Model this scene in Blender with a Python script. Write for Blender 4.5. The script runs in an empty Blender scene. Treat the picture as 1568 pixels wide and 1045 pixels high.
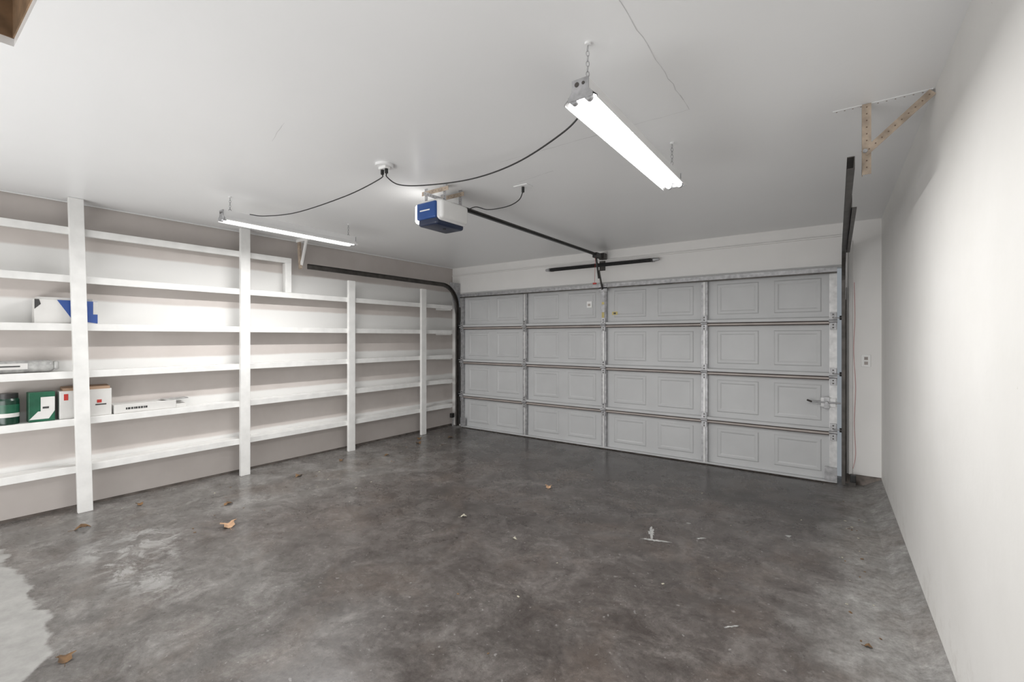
import bpy, bmesh, math, random
from mathutils import Vector, Matrix
random.seed(7)
scene = bpy.context.scene
CZ = 2.54
XL, XR = -5.10, 0.37
YD, YB = 5.50, -1.7

# ---------------------------------------------------------------- materials
def new_mat(name):
    m = bpy.data.materials.new(name); m.use_nodes = True
    nt = m.node_tree
    b = nt.nodes['Principled BSDF']
    return m, nt, b

def simple(name, col, rough=0.5, metal=0.0, var=0.06, scale=8.0, bump=0.0, bscale=60.0, emis=None, estr=0.0, coat=0.0):
    m, nt, b = new_mat(name)
    tc = nt.nodes.new('ShaderNodeTexCoord')
    n = nt.nodes.new('ShaderNodeTexNoise'); n.inputs['Scale'].default_value = scale; n.inputs['Detail'].default_value = 3
    nt.links.new(tc.outputs['Object'], n.inputs['Vector'])
    r = nt.nodes.new('ShaderNodeValToRGB')
    r.color_ramp.elements[0].position = 0.3; r.color_ramp.elements[1].position = 0.7
    r.color_ramp.elements[0].color = (*[max(0, c*(1-var)) for c in col], 1)
    r.color_ramp.elements[1].color = (*[min(1, c*(1+var)) for c in col], 1)
    nt.links.new(n.outputs['Fac'], r.inputs['Fac'])
    nt.links.new(r.outputs['Color'], b.inputs['Base Color'])
    b.inputs['Roughness'].default_value = rough
    b.inputs['Metallic'].default_value = metal
    b.inputs['Coat Weight'].default_value = coat
    if bump > 0:
        n2 = nt.nodes.new('ShaderNodeTexNoise'); n2.inputs['Scale'].default_value = bscale; n2.inputs['Detail'].default_value = 2
        nt.links.new(tc.outputs['Object'], n2.inputs['Vector'])
        bp = nt.nodes.new('ShaderNodeBump'); bp.inputs['Strength'].default_value = bump; bp.inputs['Distance'].default_value = 0.004
        nt.links.new(n2.outputs['Fac'], bp.inputs['Height'])
        nt.links.new(bp.outputs['Normal'], b.inputs['Normal'])
    if emis:
        b.inputs['Emission Color'].default_value = (*emis, 1)
        b.inputs['Emission Strength'].default_value = estr
    return m

M = {}
M['ceiling'] = simple('ceiling_paint', (0.85, 0.853, 0.855), 0.34, var=0.015, scale=1.3, bump=0.15, bscale=22)
M['wallF'] = simple('wall_paint_front', (0.81, 0.80, 0.785), 0.6, var=0.02, scale=3.0, bump=0.12, bscale=30)
M['shelf'] = simple('shelf_paint', (0.80, 0.797, 0.78), 0.5, var=0.06, scale=9, bump=0.2, bscale=40)
M['door'] = simple('door_steel_paint', (0.53, 0.537, 0.543), 0.42, var=0.04, scale=3, bump=0.05, bscale=80)
M['galv'] = simple('galvanised_steel', (0.40, 0.40, 0.41), 0.42, metal=0.4, var=0.25, scale=25)
M['galvbright'] = simple('galvanised_bright', (0.66, 0.66, 0.66), 0.4, metal=0.2, var=0.15, scale=18)
M['darkmetal'] = simple('dark_track_metal', (0.085, 0.078, 0.072), 0.45, metal=0.5, var=0.3, scale=12)
M['black'] = simple('black_plastic', (0.02, 0.02, 0.02), 0.4, var=0.2)
M['seam'] = simple('seam_gap', (0.08, 0.065, 0.06), 0.8, var=0.3)
M['lip'] = simple('section_lip', (0.40, 0.355, 0.33), 0.45, var=0.12, scale=6)
M['line'] = simple('tape_line', (0.62, 0.62, 0.62), 0.5, var=0.15, scale=6)
M['wood'] = simple('raw_wood', (0.22, 0.14, 0.08), 0.7, var=0.3, scale=14)
M['rust'] = simple('rusty_angle_iron', (0.43, 0.35, 0.275), 0.6, metal=0.1, var=0.25, scale=22)
M['hole'] = simple('punched_hole', (0.17, 0.12, 0.09), 0.8)
M['whitemetal'] = simple('white_enamel', (0.80, 0.80, 0.80), 0.3, var=0.02)
M['tube'] = simple('fluorescent_tube', (1, 1, 1), 0.3, var=0.0, emis=(1.0, 0.99, 0.98), estr=6)
M['lens'] = simple('opener_lens', (0.9, 0.9, 0.9), 0.3, var=0.0, emis=(1, 0.98, 0.95), estr=7.0)
M['blue'] = simple('blue_plastic', (0.02, 0.075, 0.27), 0.3, var=0.05)
M['dblue'] = simple('dark_blue_plastic', (0.02, 0.03, 0.065), 0.3, var=0.05)
M['whiteplastic'] = simple('white_plastic', (0.85, 0.85, 0.84), 0.25, var=0.02)
M['red'] = simple('red_plastic', (0.50, 0.04, 0.03), 0.4)
M['yellow'] = simple('yellow_label', (0.58, 0.48, 0.18), 0.5, var=0.1)
M['card'] = simple('cardboard', (0.36, 0.24, 0.16), 0.8, var=0.1)
M['cardwhite'] = simple('white_carton', (0.68, 0.67, 0.65), 0.5, var=0.05)
M['cartonblue'] = simple('blue_carton', (0.035, 0.09, 0.33), 0.4, var=0.1)
M['green'] = simple('green_label', (0.015, 0.10, 0.055), 0.35, var=0.3)
M['dgreen'] = simple('dark_green_jar', (0.01, 0.04, 0.025), 0.25, var=0.2)
M['silver'] = simple('grey_plastic_wrap', (0.38, 0.38, 0.37), 0.25, var=0.35, scale=18, bump=0.6, bscale=25)
M['ink'] = simple('printed_ink', (0.05, 0.05, 0.05), 0.5)
M['leaf'] = simple('dry_leaf_brown', (0.16, 0.09, 0.04), 0.7, var=0.4, scale=30)
M['leaflight'] = simple('dry_leaf_tan', (0.48, 0.30, 0.18), 0.7, var=0.3, scale=30)
M['crumb'] = simple('debris_pale', (0.45, 0.42, 0.34), 0.7, var=0.3, scale=30)
M['paint'] = simple('paint_drip_pale', (0.38, 0.38, 0.37), 0.6, var=0.3, scale=40)
M['gap'] = simple('wall_base_gap', (0.10, 0.085, 0.075), 0.9, var=0.4, scale=12)
M['curb'] = simple('footing_concrete', (0.22, 0.19, 0.17), 0.8, var=0.4, scale=14, bump=0.5, bscale=30)

class NT:
    """small node-building helper"""
    def __init__(s, nt):
        s.nt = nt; s.tc = nt.nodes.new('ShaderNodeTexCoord')
        s.sep = nt.nodes.new('ShaderNodeSeparateXYZ'); nt.links.new(s.tc.outputs['Object'], s.sep.inputs[0])
        s.X, s.Y, s.Z = s.sep.outputs
    def noise(s, scale, detail=5, rough=0.6, dist=0.0):
        n = s.nt.nodes.new('ShaderNodeTexNoise'); n.inputs['Scale'].default_value = scale; n.inputs['Detail'].default_value = detail
        n.inputs['Roughness'].default_value = rough; n.inputs['Distortion'].default_value = dist
        s.nt.links.new(s.tc.outputs['Object'], n.inputs['Vector']); return n.outputs['Fac']
    def ramp(s, src, stops):
        r = s.nt.nodes.new('ShaderNodeValToRGB'); cr = r.color_ramp
        while len(cr.elements) < len(stops): cr.elements.new(0.5)
        for e, (p, v) in zip(cr.elements, stops):
            e.position = p
            e.color = (v, v, v, 1) if not isinstance(v, tuple) else (*v, 1)
        s.nt.links.new(src, r.inputs['Fac']); return r.outputs['Color']
    def m(s, op, a, c=None, clamp=False):
        n = s.nt.nodes.new('ShaderNodeMath'); n.operation = op; n.use_clamp = clamp
        for i, q in enumerate((a, c)):
            if q is None: continue
            if isinstance(q, (int, float)): n.inputs[i].default_value = q
            else: s.nt.links.new(q, n.inputs[i])
        return n.outputs[0]
    def mix(s, fac, a, c, mode='MIX'):
        n = s.nt.nodes.new('ShaderNodeMix'); n.data_type = 'RGBA'; n.blend_type = mode
        if isinstance(fac, (int, float)): n.inputs[0].default_value = fac
        else: s.nt.links.new(fac, n.inputs[0])
        for i, q in ((6, a), (7, c)):
            if isinstance(q, tuple): n.inputs[i].default_value = (*q, 1)
            else: s.nt.links.new(q, n.inputs[i])
        return n.outputs[2]
    def mapr(s, src, a, c, d0=0.0, d1=1.0):
        n = s.nt.nodes.new('ShaderNodeMapRange'); n.interpolation_type = 'SMOOTHSTEP'
        n.inputs[1].default_value = a; n.inputs[2].default_value = c; n.inputs[3].default_value = d0; n.inputs[4].default_value = d1
        s.nt.links.new(src, n.inputs[0]); return n.outputs[0]
    def spot(s, x, y, rx, ry, wob=None):
        a = s.m('DIVIDE', s.m('SUBTRACT', s.X, x), rx); c = s.m('DIVIDE', s.m('SUBTRACT', s.Y, y), ry)
        d = s.m('SQRT', s.m('ADD', s.m('MULTIPLY', a, a), s.m('MULTIPLY', c, c)))
        if wob is not None: d = s.m('ADD', d, wob)
        return s.mapr(d, 1.0, 0.35)

def floor_mat():
    mt, nt, b = new_mat('stained_concrete'); g = NT(nt)
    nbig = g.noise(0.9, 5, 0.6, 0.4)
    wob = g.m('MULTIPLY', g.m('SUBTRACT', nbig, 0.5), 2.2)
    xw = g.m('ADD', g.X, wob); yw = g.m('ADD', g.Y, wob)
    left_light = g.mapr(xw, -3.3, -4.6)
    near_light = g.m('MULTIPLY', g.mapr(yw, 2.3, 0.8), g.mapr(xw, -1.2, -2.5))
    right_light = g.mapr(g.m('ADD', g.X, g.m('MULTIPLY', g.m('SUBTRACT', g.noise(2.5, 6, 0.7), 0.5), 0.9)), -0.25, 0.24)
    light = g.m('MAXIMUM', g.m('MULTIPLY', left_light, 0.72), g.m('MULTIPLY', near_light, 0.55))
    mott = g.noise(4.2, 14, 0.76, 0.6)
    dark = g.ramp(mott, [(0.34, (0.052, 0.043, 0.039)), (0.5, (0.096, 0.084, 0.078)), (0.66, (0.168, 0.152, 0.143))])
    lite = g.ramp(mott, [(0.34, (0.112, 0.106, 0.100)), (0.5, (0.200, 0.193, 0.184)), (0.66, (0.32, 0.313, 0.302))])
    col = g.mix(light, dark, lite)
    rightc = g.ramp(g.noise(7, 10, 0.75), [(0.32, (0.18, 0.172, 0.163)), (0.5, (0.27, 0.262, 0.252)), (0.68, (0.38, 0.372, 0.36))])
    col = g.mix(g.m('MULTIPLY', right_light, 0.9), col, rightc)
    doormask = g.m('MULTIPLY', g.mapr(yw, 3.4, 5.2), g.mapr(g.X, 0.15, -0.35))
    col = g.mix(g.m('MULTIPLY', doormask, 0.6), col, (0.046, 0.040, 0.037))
    w2 = g.m('MULTIPLY', g.m('SUBTRACT', g.noise(4.5, 8, 0.75), 0.5), 1.8)
    for (x, y, rx, ry, f) in ((-0.45, 4.7, 0.75, 0.55, 0.65), (-1.5, 3.3, 0.8, 0.7, 0.38), (-0.7, 2.7, 0.5, 0.45, 0.38), (-2.6, 2.9, 0.8, 0.5, 0.35), (-1.2, 1.9, 0.45, 0.35, 0.38), (-3.5, 2.6, 0.5, 0.35, 0.25), (-2.3, 1.5, 0.5, 0.3, 0.25), (-1.9, 4.6, 0.8, 0.4, 0.35)):
        col = g.mix(g.m('MULTIPLY', g.spot(x, y, rx, ry, w2), f), col, (0.036, 0.030, 0.027))
    rust = g.ramp(g.noise(2.0, 6, 0.6, 0.5), [(0.50, 0.0), (0.64, 1.0)])
    col = g.mix(g.m('MULTIPLY', rust, 0.25), col, (0.150, 0.112, 0.088))
    fine = g.ramp(g.noise(26, 8, 0.85), [(0.33, 0.62), (0.67, 1.38)])
    col = g.mix(1.0, col, fine, 'MULTIPLY')
    sc = g.ramp(g.noise(7.5, 14, 0.88, 1.0), [(0.575, 0.0), (0.63, 1.0)])
    zone = g.ramp(g.noise(1.1, 3, 0.6), [(0.42, 0.3), (0.60, 1.0)])
    col = g.mix(g.m('MULTIPLY', g.m('MULTIPLY', sc, zone), 0.55), col, (0.31, 0.303, 0.292))
    sp = g.ramp(g.noise(36, 2, 0.5, 0.3), [(0.69, 0.0), (0.725, 1.0)])
    col = g.mix(g.m('MULTIPLY', sp, 0.4), col, (0.40, 0.39, 0.38))
    st = g.ramp(g.noise(5, 8, 0.75, 1.0), [(0.48, 0.0), (0.58, 1.0)])
    for (x, y, rx, ry) in ((-3.55, 0.95, 0.75, 0.24), (-3.9, 1.15, 0.5, 0.22)):
        col = g.mix(g.m('MULTIPLY', g.m('MULTIPLY', g.spot(x, y, rx, ry, w2), st), 0.8), col, (0.38, 0.375, 0.365))
    ns = g.m('MULTIPLY', g.m('SUBTRACT', g.noise(3.5, 8, 0.65), 0.5), 0.26)
    py = g.mapr(g.m('ADD', g.Y, ns), 0.53, 0.50)
    px = g.mapr(g.m('ADD', g.m('ADD', g.X, ns), g.m('MULTIPLY', g.Y, 0.9)), -2.40, -2.43)
    patch = g.m('MULTIPLY', py, px)
    pc = g.ramp(g.noise(9, 8, 0.7), [(0.3, (0.28, 0.275, 0.265)), (0.7, (0.40, 0.395, 0.38))])
    col = g.mix(patch, col, pc)
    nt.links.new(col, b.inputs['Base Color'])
    rg = g.ramp(g.noise(2.2, 8, 0.7), [(0.3, 0.15), (0.7, 0.38)])
    rr = g.m('ADD', rg, g.m('MULTIPLY', g.m('MAXIMUM', patch, right_light), 0.35), True)
    nt.links.new(rr, b.inputs['Roughness'])
    bp = nt.nodes.new('ShaderNodeBump'); bp.inputs['Strength'].default_value = 0.22; bp.inputs['Distance'].default_value = 0.003
    nt.links.new(g.noise(12, 5, 0.65), bp.inputs['Height']); nt.links.new(bp.outputs['Normal'], b.inputs['Normal'])
    return mt
M['floor'] = floor_mat()

def left_wall_mat():
    # warm grey-tan wall; white bands paint in the lit strips above each shelf
    mt, nt, b = new_mat('wall_paint_tan_lit_bands'); g = NT(nt)
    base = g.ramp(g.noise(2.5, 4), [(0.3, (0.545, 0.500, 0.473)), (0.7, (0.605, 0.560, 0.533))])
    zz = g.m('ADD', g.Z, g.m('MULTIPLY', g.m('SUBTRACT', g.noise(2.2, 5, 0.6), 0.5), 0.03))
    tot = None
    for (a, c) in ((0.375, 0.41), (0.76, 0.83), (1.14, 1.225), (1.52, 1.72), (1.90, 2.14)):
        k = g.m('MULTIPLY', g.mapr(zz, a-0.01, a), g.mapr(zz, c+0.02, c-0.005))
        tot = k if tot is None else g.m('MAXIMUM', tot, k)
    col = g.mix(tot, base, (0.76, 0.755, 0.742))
    nt.links.new(col, b.inputs['Base Color']); b.inputs['Roughness'].default_value = 0.6
    return mt
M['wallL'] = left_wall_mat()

def right_wall_mat():
    # off-white paint with small chips, scuffs and uneven patching
    mt, nt, b = new_mat('wall_paint_white_scuffed'); g = NT(nt)
    col = g.ramp(g.noise(1.6, 6, 0.6), [(0.3, (0.735, 0.725, 0.70)), (0.7, (0.79, 0.78, 0.76))])
    chips = g.ramp(g.noise(16, 4, 0.7, 0.8), [(0.72, 0.0), (0.735, 1.0)])
    col = g.mix(g.m('MULTIPLY', chips, 0.5), col, (0.45, 0.42, 0.38))
    scz = g.m('MULTIPLY', g.mapr(g.Z, 0.45, 0.05), g.ramp(g.noise(9, 8, 0.8), [(0.5, 0.0), (0.65, 1.0)]))
    col = g.mix(g.m('MULTIPLY', scz, 0.4), col, (0.50, 0.47, 0.43))
    nt.links.new(col, b.inputs['Base Color']); b.inputs['Roughness'].default_value = 0.55
    bp = nt.nodes.new('ShaderNodeBump'); bp.inputs['Strength'].default_value = 0.35; bp.inputs['Distance'].default_value = 0.008
    nt.links.new(g.noise(5, 6, 0.6), bp.inputs['Height']); nt.links.new(bp.outputs['Normal'], b.inputs['Normal'])
    return mt
M['wallR'] = right_wall_mat()

# ---------------------------------------------------------------- mesh builder
class B:
    def __init__(s, name):
        s.name = name; s.v = []; s.f = []; s.fm = []; s.fs = []; s.mats = []
    def mi(s, k):
        if k not in s.mats: s.mats.append(k)
        return s.mats.index(k)
    def add(s, vs, fs, k, smooth=False):
        o = len(s.v); s.v += [tuple(p) for p in vs]; i = s.mi(k)
        for f in fs:
            s.f.append(tuple(o+j for j in f)); s.fm.append(i); s.fs.append(smooth)
    def box(s, x0, x1, y0, y1, z0, z1, k, rot=None):
        vs = [Vector((x, y, z)) for x in (x0, x1) for y in (y0, y1) for z in (z0, z1)]
        if rot:
            c = Vector(((x0+x1)/2, (y0+y1)/2, (z0+z1)/2)); vs = [rot @ (p-c)+c for p in vs]
        s.add(vs, [(0, 1, 3, 2), (4, 6, 7, 5), (0, 4, 5, 1), (2, 3, 7, 6), (0, 2, 6, 4), (1, 5, 7, 3)], k)
    def hexa(s, vs, k):
        s.add(vs, [(3, 2, 1, 0), (4, 5, 6, 7), (0, 1, 5, 4), (1, 2, 6, 5), (2, 3, 7, 6), (3, 0, 4, 7)], k)
    def rbox(s, x0, x1, y0, y1, z0, z1, k, r=0.005, seg=2, rot=None, smooth=True):
        bm = bmesh.new(); bmesh.ops.create_cube(bm, size=1)
        for p in bm.verts:
            p.co = Vector(((x0+x1)/2+p.co.x*(x1-x0), (y0+y1)/2+p.co.y*(y1-y0), (z0+z1)/2+p.co.z*(z1-z0)))
        bmesh.ops.bevel(bm, geom=list(bm.edges), offset=r, segments=seg, profile=0.5, affect='EDGES')
        c = Vector(((x0+x1)/2, (y0+y1)/2, (z0+z1)/2))
        bm.verts.ensure_lookup_table()
        vs = [(rot @ (p.co-c)+c) if rot else p.co.copy() for p in bm.verts]
        s.add(vs, [[q.index for q in f.verts] for f in bm.faces], k, smooth and seg > 2); bm.free()
    def beam(s, p0, p1, w, t, k, up=(0, 0, 1)):
        p0 = Vector(p0); p1 = Vector(p1); d = (p1-p0).normalized(); u = Vector(up)
        a = d.cross(u)
        if a.length < 1e-4: a = d.cross(Vector((0, 1, 0)))
        a.normalize(); c = a.cross(d).normalized()
        vs = []
        for p in (p0, p1):
            for i, j in ((-1, -1), (1, -1), (1, 1), (-1, 1)):
                vs.append(p+a*i*w/2+c*j*t/2)
        s.hexa(vs, k)
    def cyl(s, p0, p1, r, k, n=16, r1=None, caps=True):
        p0 = Vector(p0); p1 = Vector(p1); d = (p1-p0).normalized()
        a = d.orthogonal().normalized(); c = d.cross(a); r1 = r if r1 is None else r1
        vs = [p0+(a*math.cos(t)+c*math.sin(t))*r for t in [2*math.pi*i/n for i in range(n)]]
        vs += [p1+(a*math.cos(t)+c*math.sin(t))*r1 for t in [2*math.pi*i/n for i in range(n)]]
        s.add(vs, [(i, (i+1) % n, n+(i+1) % n, n+i) for i in range(n)], k, True)
        if caps: s.add(vs, [tuple(range(n))[::-1], tuple(range(n, 2*n))], k)
    def tube(s, pts, r, k, n=8):
        pts = [Vector(p) for p in pts]; vs = []; a = None
        for i, p in enumerate(pts):
            d = (pts[min(i+1, len(pts)-1)]-pts[max(i-1, 0)]).normalized()
            if a is None: a = d.orthogonal().normalized()
            a = (a-d*a.dot(d)).normalized(); c = d.cross(a)
            vs += [p+(a*math.cos(2*math.pi*j/n)+c*math.sin(2*math.pi*j/n))*r for j in range(n)]
        fs = [(i*n+j, i*n+(j+1) % n, (i+1)*n+(j+1) % n, (i+1)*n+j) for i in range(len(pts)-1) for j in range(n)]
        s.add(vs, fs, k, True)
        s.add(vs, [tuple(range(n))[::-1], tuple(range(len(vs)-n, len(vs)))], k)
    def ring(s, c, axis_u, axis_v, ru, rv, r, k, n=14, m=6):
        c = Vector(c); u = Vector(axis_u); w = Vector(axis_v); nn = u.cross(w).normalized(); vs = []
        for i in range(n):
            t = 2*math.pi*i/n; p = c+u*ru*math.cos(t)+w*rv*math.sin(t); o = (u*math.cos(t)+w*math.sin(t)).normalized()
            for j in range(m):
                q = 2*math.pi*j/m; vs.append(p+(o*math.cos(q)+nn*math.sin(q))*r)
        s.add(vs, [(i*m+j, i*m+(j+1) % m, ((i+1) % n)*m+(j+1) % m, ((i+1) % n)*m+j) for i in range(n) for j in range(m)], k, True)
    def chain(s, p0, p1, k, link=0.022, r=0.0016):
        p0 = Vector(p0); p1 = Vector(p1); L_ = (p1-p0).length; d = (p1-p0)/L_; a = d.orthogonal().normalized(); c = d.cross(a)
        n = max(1, int(L_/(link*0.78)))
        for i in range(n):
            q = p0+d*(L_*(i+0.5)/n); s.ring(q, a if i % 2 else c, d, link*0.28, link*0.52, r, k, 10, 5)
    def prism(s, poly, axis, a0, a1, k):
        n = len(poly)
        def mk(p, a):
            return {'x': (a, p[0], p[1]), 'y': (p[0], a, p[1]), 'z': (p[0], p[1], a)}[axis]
        vs = [mk(p, a0) for p in poly]+[mk(p, a1) for p in poly]
        s.add(vs, [tuple(range(n))[::-1], tuple(range(n, 2*n))]+[(i, (i+1) % n, n+(i+1) % n, n+i) for i in range(n)], k)
    def build(s, bevel=0.0, skew=False):
        if skew:   # the left wall of the garage is slightly out of square
            R = Matrix.Rotation(-0.018, 3, 'Z'); P = Vector((-4.93, 5.3, 0))
            s.v = [tuple(R @ (Vector(p)-P)+P) for p in s.v]
        me = bpy.data.meshes.new(s.name)
        me.from_pydata([tuple(p) for p in s.v], [], s.f)
        for k in s.mats: me.materials.append(M[k])
        for p, i, sm in zip(me.polygons, s.fm, s.fs): p.material_index = i; p.use_smooth = sm
        me.update()
        bm = bmesh.new(); bm.from_mesh(me); bmesh.ops.recalc_face_normals(bm, faces=bm.faces); bm.to_mesh(me); bm.free()
        o = bpy.data.objects.new(s.name, me); scene.collection.objects.link(o)
        if bevel > 0:
            md = o.modifiers.new('bevel', 'BEVEL'); md.width = bevel; md.segments = 2; md.limit_method = 'ANGLE'; md.angle_limit = math.radians(50)
        return o

# ---------------------------------------------------------------- room shell
b = B('floor'); b.box(XL-0.35, XR+0.25, YB-0.15, YD+0.25, -0.1, 0.0, 'floor'); b.build()
HX0, HX1, HY0, HY1 = -2.582, -1.90, -0.95, 0.322
b = B('ceiling')
b.box(XL-0.35, HX0, YB-0.15, YD+0.15, CZ, CZ+0.03, 'ceiling')
b.box(HX1, XR+0.25, YB-0.15, YD+0.15, CZ, CZ+0.03, 'ceiling')
b.box(HX0, HX1, YB-0.15, HY0, CZ, CZ+0.03, 'ceiling')
b.box(HX0, HX1, HY1, YD+0.15, CZ, CZ+0.03, 'ceiling')
b.build()
b = B('attic_hatch_frame')
b.box(HX0-0.04, HX0+0.004, HY0, HY1, CZ+0.03, CZ+0.30, 'wood')
b.box(HX1-0.004, HX1+0.04, HY0, HY1, CZ+0.03, CZ+0.30, 'wood')
b.box(HX0-0.04, HX1+0.04, HY1-0.004, HY1+0.04, CZ+0.03, CZ+0.30, 'wood')
b.box(HX0-0.04, HX1+0.04, HY0-0.04, HY0+0.004, CZ+0.03, CZ+0.30, 'wood')
b.box(HX0-0.04, HX1+0.04, HY0-0.04, HY1+0.04, CZ+0.30, CZ+0.32, 'wood')
b.build()
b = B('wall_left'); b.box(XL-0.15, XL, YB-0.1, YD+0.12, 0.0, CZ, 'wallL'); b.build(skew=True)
def xr(y, top): return (0.345+(5.5-y)*(0.006 if top else 0.0135))
def zb_(y): return 0.085-(5.5-y)*0.0085
b = B('wall_right')
ya, yb = YB, YD+0.12
b.hexa([(xr(ya, 0), ya, zb_(ya)), (0.60, ya, zb_(ya)), (0.60, yb, zb_(yb)), (xr(yb, 0), yb, zb_(yb)),
        (xr(ya, 1), ya, CZ), (0.60, ya, CZ), (0.60, yb, CZ), (xr(yb, 1), yb, CZ)], 'wallR')
b.hexa([(xr(ya, 0)+0.004, ya, zb_(ya)-0.005), (0.60, ya, zb_(ya)-0.005), (0.60, yb, zb_(yb)-0.005), (xr(yb, 0)+0.004, yb, zb_(yb)-0.005),
        (xr(ya, 0)+0.004, ya, zb_(ya)), (0.60, ya, zb_(ya)), (0.60, yb, zb_(yb)), (xr(yb, 0)+0.004, yb, zb_(yb))], 'gap')
# gently sloped concrete fillet at the foot of the wall
b.hexa([(xr(ya, 0)-0.10, ya, -0.02), (0.60, ya, -0.02), (0.60, yb, -0.02), (xr(yb, 0)-0.17, yb, -0.02),
        (xr(ya, 0)+0.002, ya, zb_(ya)-0.005), (0.60, ya, zb_(ya)-0.005), (0.60, yb, zb_(yb)-0.005), (xr(yb, 0)+0.002, yb, zb_(yb)-0.005)], 'floor')
b.build()
b = B('wall_back'); b.box(XL-0.12, XR+0.2, YB-0.12, YB, 0.0, CZ, 'wallF'); b.build()
b = B('wall_front')
b.box(XL, -4.88, YD, YD+0.12, 0.0, CZ, 'wallF')
b.box(0.05, XR, YD, YD+0.12, 0.10, CZ, 'wallF')
b.box(-4.88, 0.05, YD, YD+0.12, 2.11, CZ, 'wallF')
b.box(0.05, XR, YD+0.015, YD+0.12, 0.0, 0.10, 'curb')
b.build()
b = B('trim_1')
b.box(-5.08, 0.06, YD-0.022, YD, 2.13, 2.405, 'wallF')
b.box(-5.08, 0.06, YD-0.034, YD, 2.405, 2.420, 'wallF')
b.build(0.003)
b = B('trim_2'); b.box(0.095, 0.125, YD-0.02, YD, 0.10, 2.36, 'wallF'); b.build(0.003)
b = B('baseboard_left'); b.box(XL, XL+0.008, YB, YD-0.03, 0.0, 0.022, 'gap'); b.build(skew=True)
b = B('ceiling_trim')
b.cyl((XL+0.02, YB, CZ-0.004), (XL+0.02, YD-0.03, CZ-0.004), 0.006, 'ceiling', 8)
b.build(skew=True)
b = B('drywall_seam')
def crack(b, p, q, n=26, amp=0.004, w=0.0018):
    p = Vector(p); q = Vector(q); d = (q-p).normalized(); s = Vector((-d.y, d.x))
    pts = [p+(q-p)*i/n+s*random.uniform(-amp, amp) for i in range(n+1)]
    for a, c in zip(pts[:-1], pts[1:]):
        ww = w*random.uniform(0.4, 1.1)
        vs = [(a.x-s.x*ww, a.y-s.y*ww, CZ-0.0008), (a.x+s.x*ww, a.y+s.y*ww, CZ-0.0008), (c.x+s.x*ww, c.y+s.y*ww, CZ-0.0008), (c.x-s.x*ww, c.y-s.y*ww, CZ-0.0008)]
        b.add(vs, [(0, 1, 2, 3)], 'line')
crack(b, (-0.59, 0.9), (-0.59, 2.33)); crack(b, (-0.59, 2.33), (-1.75, 2.33)); crack(b, (-2.35, 1.25), (-2.62, 1.33), 8)
crack(b, (-1.9, 2.72), (-1.55, 2.66), 10)
b.build()

# ---------------------------------------------------------------- garage door
DX0, DX1 = -4.835, 0.005
zs = [0.0, 0.500, 1.037, 1.578, 2.095]
SK = 5.455
b = B('garage_door')
b.box(DX0, DX1, SK, SK+0.02, 0.0, 2.095, 'door')
cols = [DX0+(DX1-DX0)*i/4 for i in range(5)]
def emboss(x0, x1, z0, z1):
    rects = []
    for ins, dy in ((0, 0.0005), (0.010, 0.007), (0.032, 0.007), (0.046, 0.002), (0.048, 0.002)):
        y = SK-dy
        rects.append([(x0+ins, y, z0+ins), (x1-ins, y, z0+ins), (x1-ins, y, z1-ins), (x0+ins, y, z1-ins)])
    vs = [p for r in rects for p in r]; fs = []
    for i in range(len(rects)-1):
        for j in range(4): fs.append((i*4+j, i*4+(j+1) % 4, i*4+4+(j+1) % 4, i*4+4+j))
    fs.append(tuple(range(len(vs)-4, len(vs))))
    b.add(vs, fs, 'door')
for r in range(4):
    z0, z1 = zs[r], zs[r+1]
    for c in range(4):
        x0, x1 = cols[c]+0.035, cols[c+1]-0.035
        w = (x1-x0); pw = (w-0.10*2-0.12)/2
        emboss(x0+0.09, x0+0.09+pw, z0+0.095, z1-0.085)
        emboss(x1-0.09-pw, x1-0.09, z0+0.095, z1-0.085)
    if r > 0:
        b.box(DX0, DX1, SK-0.045, SK, z0+0.006, z0+0.024, 'door')
        b.box(DX0, DX1, SK-0.049, SK-0.040, z0+0.006, z0+0.036, 'door')
        b.box(DX0, DX1, SK-0.035, SK, z0-0.006, z0+0.006, 'seam')
        b.box(DX0, DX1, SK-0.046, SK, z0-0.024, z0-0.006, 'lip')
        b.box(DX0, DX1, SK-0.038, SK, z0-0.034, z0-0.024, 'seam')
    else:
        b.box(DX0, DX1, SK-0.045, SK, z0+0.012, z0+0.03, 'door')
        b.box(DX0, DX1, SK-0.030, SK+0.02, 0.0, 0.014, 'gap')
b.box(DX0, DX1, SK-0.045, SK, 2.075, 2.095, 'galv')
b.box(DX0, DX1, SK-0.062, SK-0.045, 2.055, 2.100, 'galv')
b.box(DX0, DX1, SK-0.068, SK-0.055, 2.040, 2.055, 'darkmetal')
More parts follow.
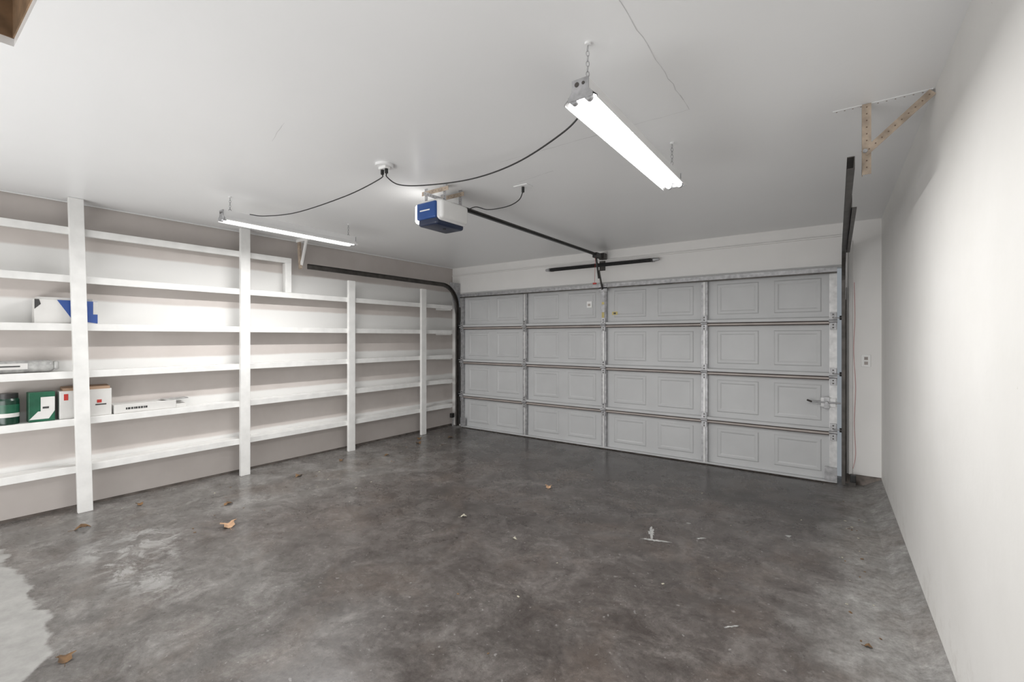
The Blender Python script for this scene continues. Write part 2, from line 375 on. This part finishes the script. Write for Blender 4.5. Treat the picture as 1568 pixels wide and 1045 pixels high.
for i, x in enumerate(cols):
    hw = 0.033
    if i == 0: x0, x1 = x, x+0.05
    elif i == 4: x0, x1 = x-0.062, x
    else: x0, x1 = x-hw, x+hw
    for r in range(4):
        z0, z1 = zs[r]+0.022, zs[r+1]-0.02
        b.box(x0, x1, SK-0.040, SK, z0, z1, 'galvbright' if i == 4 else 'galv')
        if i in (1, 2, 3): b.box(x-0.010, x+0.010, SK-0.048, SK-0.038, z0, z1, 'galvbright')
    for r in (1, 2, 3):
        xm = (x0+x1)/2; z = zs[r]
        b.box(xm-0.026, xm+0.026, SK-0.056, SK-0.044, z+0.012, z+0.085, 'galv')
        b.box(xm-0.026, xm+0.026, SK-0.056, SK-0.044, z-0.080, z-0.010, 'galv')
        b.cyl((xm-0.034, SK-0.062, z), (xm+0.034, SK-0.062, z), 0.014, 'galv', 10)
        for dz in (0.035, 0.065, -0.035, -0.062):
            b.cyl((xm, SK-0.062, z+dz), (xm, SK-0.055, z+dz), 0.007, 'darkmetal', 8)
        if i in (0, 4):
            sx = -1 if i == 0 else 1
            b.cyl((xm, SK-0.066, z+0.03), (xm+sx*0.075, SK-0.066, z+0.03), 0.006, 'galv', 8)
            b.cyl((xm+sx*0.050, SK-0.066, z+0.03), (xm+sx*0.070, SK-0.066, z+0.03), 0.021, 'black', 14)
cx = cols[2]
b.box(cx-0.020, cx+0.020, SK-0.052, SK-0.040, 1.62, 2.09, 'galv')
b.box(cx-0.055, cx+0.055, SK-0.068, SK-0.058, 2.00, 2.10, 'galv')
b.box(cx-0.020, cx+0.012, SK-0.054, SK-0.051, 1.67, 1.74, 'yellow')
b.box(cx-0.020, cx+0.012, SK-0.054, SK-0.051, 1.84, 1.87, 'yellow')
b.box(cx+0.10, cx+0.17, SK-0.009, SK-0.001, 1.705, 1.745, 'yellow')
b.box(cx+0.12, cx+0.15, SK-0.011, SK-0.003, 1.714, 1.735, 'ink')
b.box(cx-0.25, cx-0.18, SK-0.013, SK-0.001, 1.81, 1.89, 'whiteplastic')
b.box(cx-0.235, cx-0.20, SK-0.015, SK-0.012, 1.83, 1.86, 'lip')
b.box(-0.125, -0.005, SK-0.056, SK-0.041, 0.745, 0.83, 'galvbright')
b.box(-0.10, -0.055, SK-0.068, SK-0.055, 0.735, 0.84, 'galv')
b.cyl((-0.21, SK-0.064, 0.787), (0.035, SK-0.064, 0.787), 0.008, 'galv', 10)
b.cyl((-0.20, SK-0.064, 0.787), (-0.235, SK-0.085, 0.802), 0.009, 'darkmetal', 10)
b.cyl((-0.078, SK-0.066, 0.787), (-0.078, SK-0.11, 0.787), 0.013, 'galv', 12)
b.box(DX1-0.10, DX1-0.0, SK-0.058, SK-0.044, 0.03, 0.16, 'galv')
b.box(DX0, DX0+0.10, SK-0.058, SK-0.044, 0.03, 0.16, 'galv')
b.build()

# ---------------------------------------------------------------- tracks
def track(x, side, yend):
    b = B('garage_door_track')
    R = 0.34; ztop = 2.225; yv = 5.385
    path = [(yv, 0.02), (yv, ztop-R)]
    for i in range(1, 13):
        t = math.pi/2*i/12; path.append((yv-R+R*math.cos(t), ztop-R+R*math.sin(t)))
    path.append((yend, ztop))
    def strip(xa, xb, o0, o1, k):
        vs = []; n = len(path)
        for i, (y, z) in enumerate(path):
            a = path[max(0, i-1)]; c = path[min(n-1, i+1)]
            d = Vector((c[0]-a[0], c[1]-a[1])).normalized(); nx, nz = d.y, -d.x
            for xx, oo in ((xa, o0), (xb, o0), (xb, o1), (xa, o1)): vs.append((xx, y+nx*oo, z+nz*oo))
        fs = [(i*4+j, i*4+(j+1) % 4, i*4+4+(j+1) % 4, i*4+4+j) for i in range(n-1) for j in range(4)]
        fs += [(3, 2, 1, 0), tuple(range(4*n-4, 4*n))]
        b.add(vs, fs, k)
    s = side
    strip(x, x+s*0.003, -0.028, 0.028, 'darkmetal')
    strip(x-s*0.026, x, 0.025, 0.029, 'darkmetal')
    strip(x-s*0.026, x, -0.029, -0.025, 'darkmetal')
    b.box(min(x, x+s*0.014), max(x, x+s*0.014), yv+0.030, YD-0.023, 0.04, 1.90, 'darkmetal')
    if s > 0:
        b.box(x+0.004, x+0.030, 3.3, 5.0, ztop-0.055, ztop-0.050, 'darkmetal')
        b.box(x+0.004, x+0.008, 3.3, 5.0, ztop-0.055, ztop+0.02, 'darkmetal')
    b.prism([(yv-0.02, 1.78), (YD-0.03, 1.78), (YD-0.03, 2.28), (yv-0.16, 2.28), (yv-0.12, 2.1)], 'x', min(x+s*0.004, x+s*0.008), max(x+s*0.004, x+s*0.008), 'galv')
    return b.build()
track(-4.900, -1, 2.88); track(0.066, 1, 2.62)

def punched(b, p0, p1, w, face, k='rust', step=0.032, hole='hole'):
    p0 = Vector(p0); p1 = Vector(p1); d = (p1-p0).normalized(); f = Vector(face).normalized()
    b.beam(p0, p1, w, 0.003, k, up=f)
    L_ = (p1-p0).length; n = int(L_/step)
    for i in range(n):
        q = p0+d*(step*(i+0.5)); b.cyl(q-f*0.0019, q+f*0.0019, 0.0034, hole, 8)
b = B('track_hanger_bracket')
y = 2.78
punched(b, (-0.015, y, CZ-0.002), (0.355, y, CZ-0.002), 0.032, (0, 0, 1), 'ceiling')
punched(b, (0.118, y-0.02, CZ-0.003), (0.118, y-0.02, 2.20), 0.034, (0, -1, 0))
b.box(0.100, 0.103, y-0.021, y+0.012, 2.20, CZ-0.003, 'rust')
punched(b, (0.352, y-0.024, CZ-0.018), (0.108, y-0.024, 2.30), 0.034, (0, -1, 0))
b.cyl((0.112, y-0.034, 2.31), (0.112, y-0.018, 2.31), 0.010, 'galv', 6)
b.build()
b = B('track_hanger_bracket')
y = 2.85
b.beam((-5.02, y, CZ-0.001), (-4.955, y-0.02, 2.20), 0.045, 0.02, 'rust', up=(0, 1, 0))
b.beam((-4.86, y, CZ-0.001), (-4.935, y-0.02, 2.24), 0.035, 0.015, 'wallF', up=(0, 1, 0))
b.box(-5.06, -4.82, y-0.012, y+0.02, CZ-0.03, CZ, 'wallF')
b.build()

# ---------------------------------------------------------------- torsion spring
b = B('garage_door_spring')
zc, yc = 2.345, 5.41
b.cyl((-3.20, yc, zc), (-1.78, yc, zc), 0.018, 'black', 12)
b.cyl((-3.27, yc, zc), (-3.20, yc, zc), 0.014, 'galv', 12, r1=0.026)
b.cyl((-1.78, yc, zc), (-1.71, yc, zc), 0.026, 'galv', 12, r1=0.014)
for i in range(110):
    x = -3.18+i*1.38/110
    b.ring((x, yc, zc), (0, 1, 0), (0, 0, 1), 0.020, 0.020, 0.0045, 'black', 12, 5)
for x in (-3.2, -2.46, -1.8):
    b.box(x-0.02, x+0.02, yc-0.01, YD-0.022, zc-0.015, zc+0.015, 'darkmetal')
b.box(-2.50, -2.42, YD-0.028, YD-0.022, 2.28, 2.50, 'darkmetal')
b.build()

# ---------------------------------------------------------------- opener
b = B('garage_door_opener')
x0, x1, y0, y1, z0, z1 = -2.555, -2.295, 2.34, 2.66, 2.235, 2.425
b.rbox(x0+0.012, x1-0.012, y0+0.01, y1, z0+0.03, z1, 'whiteplastic', 0.03, 4)
b.rbox(x0+0.03, x1-0.035, y0-0.006, y0+0.05, z0+0.045, z1-0.022, 'blue', 0.012, 3)
b.rbox(x0+0.035, x1-0.03, y0+0.005, y1-0.02, z0, z0+0.07, 'dblue', 0.02, 4)
b.rbox(x0-0.012, x0+0.05, y0+0.01, y1-0.03, z0+0.03, z1-0.015, 'lens', 0.025, 4)
b.rbox(x1-0.045, x1+0.008, y0+0.02, y1-0.01, z0+0.045, z1-0.01, 'whiteplastic', 0.024, 4)
b.box(x0+0.07, x1-0.09, y0-0.0075, y0-0.005, z0+0.103, z0+0.112, 'whiteplastic')
b.cyl((-2.40, 2.5, z0-0.004), (-2.40, 2.5, z0+0.01), 0.012, 'black', 12)
for yy in (2.43, 2.60):
    for xx in (-2.52, -2.33):
        punched(b, (xx, yy, z1-0.02), (xx, yy, CZ), 0.028, (0, -1, 0), 'galv')
    punched(b, (-2.56, yy-0.004, CZ-0.035), (-2.29, yy-0.004, CZ-0.035), 0.03, (0, -1, 0), 'rust')
punched(b, (-2.54, 2.425, CZ-0.03), (-2.34, 2.425, z1-0.0), 0.025, (0, -1, 0), 'galv')
b.rbox(-2.445, -2.415, 2.62, 5.38, 2.435, 2.465, 'black', 0.004, 2)
b.cyl((-2.405, 2.66, 2.45), (-2.405, 5.30, 2.45), 0.004, 'darkmetal', 6)
b.cyl((-2.455, 2.66, 2.45), (-2.455, 5.30, 2.45), 0.004, 'darkmetal', 6)
b.box(-2.46, -2.40, 5.18, 5.30, 2.41, 2.47, 'black')
b.box(-2.465, -2.395, 5.37, 5.465, 2.415, 2.49, 'darkmetal')
b.cyl((-2.43, 5.35, 2.43), (-2.43, 5.35, 2.475), 0.025, 'black', 16)
b.beam((-2.44, 5.24, 2.42), (-2.43, 5.30, 2.16), 0.012, 0.032, 'black', up=(0, 1, 0))
b.beam((-2.425, 5.29, 2.26), (-2.42, 5.385, 2.03), 0.012, 0.030, 'darkmetal', up=(0, 1, 0))
b.cyl((-2.44, 5.22, 2.41), (-2.45, 5.22, 2.10), 0.002, 'red', 6)
b.rbox(-2.475, -2.425, 5.21, 5.23, 2.08, 2.10, 'red', 0.006, 2)
b.build()

# ---------------------------------------------------------------- shop lights
def shop_light(x, y0, y1, zt, watts):
    b = B('fluorescent_shop_light')
    zb = zt-0.055
    b.box(x-0.030, x+0.030, y0, y1, zb+0.005, zt, 'whitemetal')
    prof = [(x-0.032, zb+0.012), (x-0.068, zb-0.022), (x-0.068, zb-0.030), (x-0.065, zb-0.030), (x-0.065, zb-0.024), (x-0.028, zb+0.006),
            (x+0.028, zb+0.006), (x+0.065, zb-0.024), (x+0.065, zb-0.030), (x+0.068, zb-0.030), (x+0.068, zb-0.022), (x+0.032, zb+0.012)]
    n = len(prof); vs = [(p[0], y0, p[1]) for p in prof]+[(p[0], y1, p[1]) for p in prof]
    b.add(vs, [(i, (i+1) % n, n+(i+1) % n, n+i) for i in range(n)], 'whitemetal')
    for ya, yb in ((y0-0.004, y0), (y1, y1+0.004)):
        b.prism([(x-0.034, zb+0.012), (x-0.034, zt), (x+0.034, zt), (x+0.034, zb+0.012), (x+0.05, zb-0.005), (x+0.05, zb-0.020), (x-0.05, zb-0.020), (x-0.05, zb-0.005)], 'y', ya, yb, 'galv')
    for dx in (-0.030, 0.030):
        b.cyl((x+dx, y0+0.02, zb-0.016), (x+dx, y1-0.02, zb-0.016), 0.0135, 'tube', 12)
        for ya, yb in ((y0, y0+0.02), (y1-0.02, y1)):
            b.cyl((x+dx, ya, zb-0.016), (x+dx, yb, zb-0.016), 0.0145, 'galv', 16)
            b.box(x+dx-0.012, x+dx+0.012, ya, yb, zb-0.02, zb+0.008, 'whitemetal')
    b.cyl((x-0.013, y0-0.006, zt-0.02), (x-0.013, y0-0.003, zt-0.02), 0.009, 'darkmetal', 12)
    b.cyl((x+0.013, y0-0.006, zt-0.02), (x+0.013, y0-0.003, zt-0.02), 0.006, 'darkmetal', 12)
    for yy in (y0+0.06, y1-0.06):
        b.ring((x, yy, zt+0.008), (0, 1, 0), (0, 0, 1), 0.01, 0.012, 0.002, 'galv')
        b.chain((x, yy, zt+0.016), (x, yy, CZ-0.012), 'galv')
        b.cyl((x, yy, CZ-0.008), (x, yy, CZ), 0.012, 'ceiling', 12)
    o = b.build()
    ld = bpy.data.lights.new('tube_light', 'AREA'); ld.shape = 'RECTANGLE'; ld.size = 0.075; ld.size_y = y1-y0-0.05
    ld.energy = watts; ld.color = (1, 0.99, 0.975)
    lo = bpy.data.objects.new('tube_light', ld); scene.collection.objects.link(lo)
    lo.location = (x, (y0+y1)/2, zb-0.0315); lo.parent = o
    return o
shop_light(-0.77, 1.52, 2.73, 2.375, 34)
shop_light(-3.93, 1.60, 2.80, 2.42, 38)
shop_light(-3.9, -1.45, -0.23, 2.40, 7)  # added fixture out of view behind the camera, for fill
shop_light(-0.9, -1.45, -0.23, 2.40, 5)  # second unseen rear fixture, likewise added as fill

# added fill light, unseen behind the camera, to brighten the ceiling
def area(name, loc, target, sx, sy, watts):
    ld = bpy.data.lights.new(name, 'AREA'); ld.shape = 'RECTANGLE'; ld.size = sx; ld.size_y = sy; ld.energy = watts
    lo = bpy.data.objects.new(name, ld); scene.collection.objects.link(lo); lo.location = loc
    lo.rotation_euler = (Vector(target)-Vector(loc)).to_track_quat('-Z', 'Y').to_euler()
area('fill_light', (-2.4, -1.45, 0.35), (-2.0, 3.6, 3.8), 4.4, 1.0, 104)

# ---------------------------------------------------------------- ceiling outlets and cords
def catmull(pts, n=10):
    P = [Vector(p) for p in pts]; P = [P[0]*2-P[1]]+P+[P[-1]*2-P[-2]]; out = []
    for i in range(1, len(P)-2):
        for j in range(n):
            t = j/n; a, c, d, e = P[i-1], P[i], P[i+1], P[i+2]
            out.append(0.5*((2*c)+(-a+d)*t+(2*a-5*c+4*d-e)*t*t+(-a+3*c-3*d+e)*t**3))
    out.append(P[-2]); return out
b = B('ceiling_outlet')
ox, oy = -2.385, 1.93
b.cyl((ox, oy, CZ-0.016), (ox, oy, CZ), 0.058, 'ceiling', 24)
b.rbox(ox-0.035, ox+0.035, oy-0.022, oy+0.022, CZ-0.032, CZ-0.014, 'whiteplastic', 0.004)
b.cyl((ox-0.02, oy, CZ-0.060), (ox-0.02, oy, CZ-0.031), 0.011, 'black', 12)
b.cyl((ox+0.02, oy, CZ-0.060), (ox+0.02, oy, CZ-0.031), 0.011, 'black', 12)
b.build()
b = B('ceiling_outlet')
px, py = -1.89, 2.80
b.box(px-0.06, px+0.06, py-0.04, py+0.04, CZ-0.006, CZ, 'ceiling')
b.cyl((px, py, CZ-0.045), (px, py, CZ-0.006), 0.011, 'black', 12)
b.build(0.002)
b = B('power_cord')
b.tube(catmull([(ox-0.02, oy, CZ-0.058), (ox-0.05, oy, CZ-0.085), (-2.75, 1.90, 2.395), (-3.3, 1.86, 2.36), (-3.7, 1.82, 2.385), (-3.905, 1.80, 2.425)]), 0.0038, 'black')
b.build()
b = B('power_cord')
b.tube(catmull([(ox+0.02, oy, CZ-0.058), (ox+0.03, oy, CZ-0.09), (-2.25, 1.94, 2.385), (-2.0, 1.94, 2.335), (-1.6, 1.88, 2.275), (-1.25, 1.80, 2.26), (-0.95, 1.72, 2.30), (-0.84, 1.69, 2.350), (-0.79, 1.68, 2.380)]), 0.0038, 'black')
b.build()
b = B('power_cord')
b.tube(catmull([(-2.31, 2.66, 2.40), (-2.25, 2.69, 2.42), (-2.15, 2.72, 2.39), (-2.0, 2.76, 2.40), (-1.92, 2.79, 2.44), (-1.89, 2.80, 2.50)]), 0.0038, 'black')
b.build()

# ---------------------------------------------------------------- shelving
XF = -4.925
b = B('wall_shelving_unit')
TH = 0.036; LIP = 0.058
posts = [(-0.27, CZ), (0.99, CZ), (2.24, CZ), (3.49, 2.13), (4.69, 2.13)]
levels = [0.360, 0.745, 1.128, 1.512, 1.900, 2.286]
for (py_, zt) in posts:
    w = 0.046
    if abs(py_-0.99) < 0.01:
        vs = []
        for z, yy, xx in ((0, 1.018, XF+0.03), (CZ-0.001, 0.960, XF+0.03)):
            vs += [(xx-0.04, yy-w, z), (xx, yy-w, z), (xx, yy+w, z), (xx-0.04, yy+w, z)]
        b.hexa(vs, 'shelf')
    else:
        b.box(XF-0.01, XF+0.03, py_-w, py_+w, 0, zt-0.001, 'shelf')
for i, z in enumerate(levels):
    yend = 2.74 if i == 5 else 5.32
    b.box(XL+0.002, XF-0.028, YB+0.05, yend, z-TH/2, z+TH/2, 'shelf')
    b.box(XF-0.030, XF-0.008, YB+0.05, yend, z+TH/2-LIP+0.002, z+TH/2+0.002, 'shelf')
b.box(XF-0.034, XF-0.008, 2.675, 2.74, 1.92, 2.25, 'shelf')
b.box(XL+0.002, XF-0.034, 2.72, 2.74, 1.92, 2.26, 'shelf')
b.build(0.003, skew=True)
b = B('corner_shelf_brace')
for z in levels[:5]:
    b.prism([(XL+0.003, 5.32), (XF-0.04, 5.32), (XL+0.003, 5.12)], 'z', z-0.055, z-0.02, 'shelf')
b.build(skew=True)

# ---------------------------------------------------------------- goods on shelves
R_ = lambda a, ax='Z': Matrix.Rotation(math.radians(a), 3, ax)
S = lambda i: levels[i]+TH/2
b = B('blue_carton')
z = S(3)+0.001
b.rbox(-5.08, -4.96, 0.735, 1.105, z, z+0.19, 'cardwhite', 0.003, 2)
b.prism([(0.86, z+0.187), (0.95, z+0.03), (1.103, z+0.005), (1.103, z+0.187)], 'x', -4.961, -4.958, 'cartonblue')
b.prism([(0.735, z+0.187), (0.76, z+0.187), (0.77, z+0.15), (0.735, z+0.11)], 'x', -4.961, -4.958, 'ink')
b.box(-4.959, -4.956, 1.075, 1.103, z+0.08, z+0.185, 'cardwhite')
b.prism([(-5.08, z+0.19), (-4.96, z+0.19), (-4.945, z+0.205), (-5.07, z+0.205)], 'y', 0.75, 1.07, 'cardwhite')
b.build(skew=True)
b = B('wrapped_package')
z = S(2)+0.001
b.rbox(-5.07, -4.965, 0.40, 0.855, z, z+0.095, 'silver', 0.04, 5)
b.box(-4.967, -4.9635, 0.46, 0.70, z+0.03, z+0.075, 'cardwhite')
b.box(-4.965, -4.9625, 0.50, 0.66, z+0.048, z+0.058, 'ink')
b.rbox(-5.05, -4.97, 0.845, 0.875, z+0.02, z+0.085, 'silver', 0.012, 3)
b.build(skew=True)
z = S(1)+0.001
b = B('green_jar')
yy = 0.60
b.cyl((-5.03, yy, z), (-5.03, yy, z+0.18), 0.065, 'dgreen', 28)
b.cyl((-5.03, yy, z+0.18), (-5.03, yy, z+0.20), 0.065, 'dgreen', 28, r1=0.055)
b.cyl((-5.03, yy, z+0.195), (-5.03, yy, z+0.232), 0.058, 'black', 28)
b.cyl((-5.03, yy, z+0.055), (-5.03, yy, z+0.085), 0.0658, 'cardwhite', 28, caps=False)
b.cyl((-5.03, yy, z+0.085), (-5.03, yy, z+0.150), 0.0658, 'green', 28, caps=False)
b.build(skew=True)
b = B('green_box')
b.rbox(-5.07, -4.965, 0.705, 0.85, z, z+0.23, 'green', 0.003, 2)
b.box(-4.966, -4.9635, 0.77, 0.848, z+0.08, z+0.19, 'cardwhite')
b.prism([(0.707, z+0.02), (0.815, z+0.02), (0.848, z+0.08), (0.755, z+0.08)], 'x', -4.9655, -4.963, 'cardwhite')
b.box(-4.9635, -4.962, 0.78, 0.815, z+0.10, z+0.115, 'ink')
b.build(skew=True)
b = B('cardboard_box')
b.rbox(-5.08, -4.965, 0.875, 1.195, z, z+0.225, 'cardwhite', 0.003, 2)
b.prism([(-5.08, z+0.224), (-4.965, z+0.224), (-4.975, z+0.245), (-5.075, z+0.255)], 'y', 0.895, 1.185, 'card')
b.box(-4.9655, -4.963, 1.10, 1.13, z+0.11, z+0.135, 'red')
b.box(-4.9655, -4.963, 1.09, 1.16, z+0.09, z+0.10, 'ink')
b.box(-4.9655, -4.963, 0.90, 0.925, z+0.15, z+0.20, 'red')
b.build(skew=True)
b = B('flat_white_carton')
b.rbox(-5.07, -4.965, 1.21, 1.66, z, z+0.075, 'cardwhite', 0.003, 2)
yy = 1.29
for wd in (0.014, 0.022, 0.02, 0.01, 0.02, 0.018, 0.02, 0.012, 0.02):
    b.box(-4.966, -4.9635, yy, yy+wd*0.75, z+0.028, z+0.046, 'ink'); yy += wd
b.prism([(1.60, z+0.074), (1.76, z+0.080), (1.75, z+0.090), (1.55, z+0.086)], 'x', -5.07, -4.965, 'silver')
b.box(-5.05, -4.97, 1.661, 1.74, z+0.0, z+0.035, 'cardwhite')
b.build(skew=True)

# ---------------------------------------------------------------- outlet, wires on right strip
b = B('wall_outlet')
b.rbox(0.195, 0.265, YD-0.008, YD, 1.14, 1.255, 'whiteplastic', 0.003, 2)
b.box(0.216, 0.244, YD-0.010, YD-0.007, 1.205, 1.235, 'lip'); b.box(0.216, 0.244, YD-0.010, YD-0.007, 1.16, 1.19, 'lip')
b.box(0.223, 0.226, YD-0.011, YD-0.009, 1.212, 1.228, 'ink'); b.box(0.234, 0.237, YD-0.011, YD-0.009, 1.212, 1.228, 'ink')
b.build()
b = B('sensor_wire')
b.tube(catmull([(0.14, YD-0.004, 1.95), (0.145, YD-0.005, 1.6), (0.135, YD-0.006, 1.3), (0.15, YD-0.005, 0.95), (0.14, YD-0.012, 0.6), (0.15, YD-0.006, 0.3), (0.13, YD-0.03, 0.16)]), 0.0014, 'red', 6)
b.build()
b = B('photo_eye_sensor')
b.rbox(0.105, 0.15, 5.36, 5.42, 0.05, 0.12, 'black', 0.006, 2)
b.box(0.095, 0.15, 5.40, 5.408, 0.0, 0.06, 'darkmetal')
b.build()
b = B('photo_eye_sensor')
b.rbox(-5.03, -4.98, 5.36, 5.42, 0.14, 0.21, 'black', 0.006, 2)
b.box(-5.0, -4.985, 5.39, 5.40, 0.0, 0.16, 'galv')
b.build()

# ---------------------------------------------------------------- leaves & debris
def leaf(x, y, s, k, name='dry_leaf'):
    b = B(name); n = 9; a = random.uniform(0, 6.28); vs = []
    for i in range(n):
        t = i/(n-1); w = math.sin(math.pi*min(1, t*0.93+0.05))**0.8*0.42*(1+0.35*math.sin(t*14))
        zc = 0.25*math.sin(math.pi*t)+0.02
        for j, q in enumerate((-1, -0.5, 0, 0.5, 1)):
            px = (t-0.5)*s; py = q*w*s; pz = (zc*0.45+0.18*abs(q)*math.sin(math.pi*t))*s*random.uniform(0.7, 1.2)+0.002
            vs.append((x+px*math.cos(a)-py*math.sin(a), y+px*math.sin(a)+py*math.cos(a), pz))
    fs = [(i*5+j, i*5+j+1, (i+1)*5+j+1, (i+1)*5+j) for i in range(n-1) for j in range(4)]
    b.add(vs, fs, k, True)
    b.cyl(vs[2], (vs[2][0]-0.4*s*math.cos(a), vs[2][1]-0.4*s*math.sin(a), 0.003), 0.0012, k, 5)
    return b.build()
for x, y, s, k in [(-3.73, 1.565, 0.11, 'leaflight'), (-4.557, 0.917, 0.09, 'leaf'), (-4.207, 1.766, 0.07, 'leaf'), (-4.82, 1.33, 0.06, 'leaf'),
                   (-4.475, 2.536, 0.07, 'leaf'), (-4.65, 3.15, 0.06, 'leaf'), (-2.217, 3.72, 0.07, 'leaflight'), (-2.40, 2.72, 0.05, 'crumb'),
                   (-2.77, 0.50, 0.07, 'leaf'), (0.12, 2.65, 0.03, 'leaf'), (-1.85, 2.63, 0.03, 'crumb'), (-4.55, 4.25, 0.08, 'leaf'),
                   (-4.45, 4.75, 0.07, 'leaf'), (-4.75, 4.45, 0.08, 'leaf'), (-4.4, 3.6, 0.06, 'leaf')]:
    leaf(x, y, s, k)
b = B('floor_debris')
for i in range(110):
    if i < 65: x = random.uniform(-4.85, -3.6); y = random.uniform(1.2, 5.1)
    elif i < 85: x = random.uniform(-3.5, 0.1); y = random.uniform(1.5, 5.0)
    else: x = random.uniform(0.0, 0.18); y = random.uniform(2.4, 5.2)
    s = random.uniform(0.003, 0.009); a = random.uniform(0, 3); k = random.choice(['leaf', 'crumb', 'crumb', 'leaf'])
    b.rbox(x-s, x+s, y-s*0.6, y+s*0.6, 0.0, s*0.4, k, s*0.15, 1, rot=R_(math.degrees(a)))
b.build()
def blob(b, cx, cy, rx, ry, a, k, n=30):
    vs = []
    for i in range(n):
        t = 2*math.pi*i/n; r = random.uniform(0.45, 1.2); px, py = rx*r*math.cos(t), ry*r*math.sin(t)
        vs.append((cx+px*math.cos(a)-py*math.sin(a), cy+px*math.sin(a)+py*math.cos(a), 0.0008))
    b.add(vs, [tuple(range(n))], k)
b = B('paint_spill')
blob(b, -1.10, 3.30, 0.10, 0.022, 1.9, 'paint'); blob(b, -1.03, 3.18, 0.10, 0.016, 0.3, 'paint'); blob(b, -0.92, 3.62, 0.02, 0.012, 0.3, 'paint')
blob(b, -0.78, 3.40, 0.04, 0.012, 0.8, 'paint'); blob(b, -0.28, 3.80, 0.025, 0.02, 0.8, 'paint'); blob(b, -0.42, 2.45, 0.05, 0.007, 0.8, 'paint')
b.build()

# ---------------------------------------------------------------- world, camera
w = bpy.data.worlds.new('world'); w.use_nodes = True; scene.world = w
w.node_tree.nodes['Background'].inputs[0].default_value = (0.6, 0.65, 0.7, 1)
w.node_tree.nodes['Background'].inputs[1].default_value = 0.4
cam = bpy.data.cameras.new('camera'); co = bpy.data.objects.new('camera', cam); scene.collection.objects.link(co)
cam.sensor_width = 36; cam.lens = 16.05; cam.shift_y = -0.0035; cam.clip_start = 0.02
co.location = (0, 0, 1.42); co.rotation_euler = (math.radians(90), 0, math.radians(35.4))
scene.camera = co
scene.view_settings.view_transform = 'Standard'
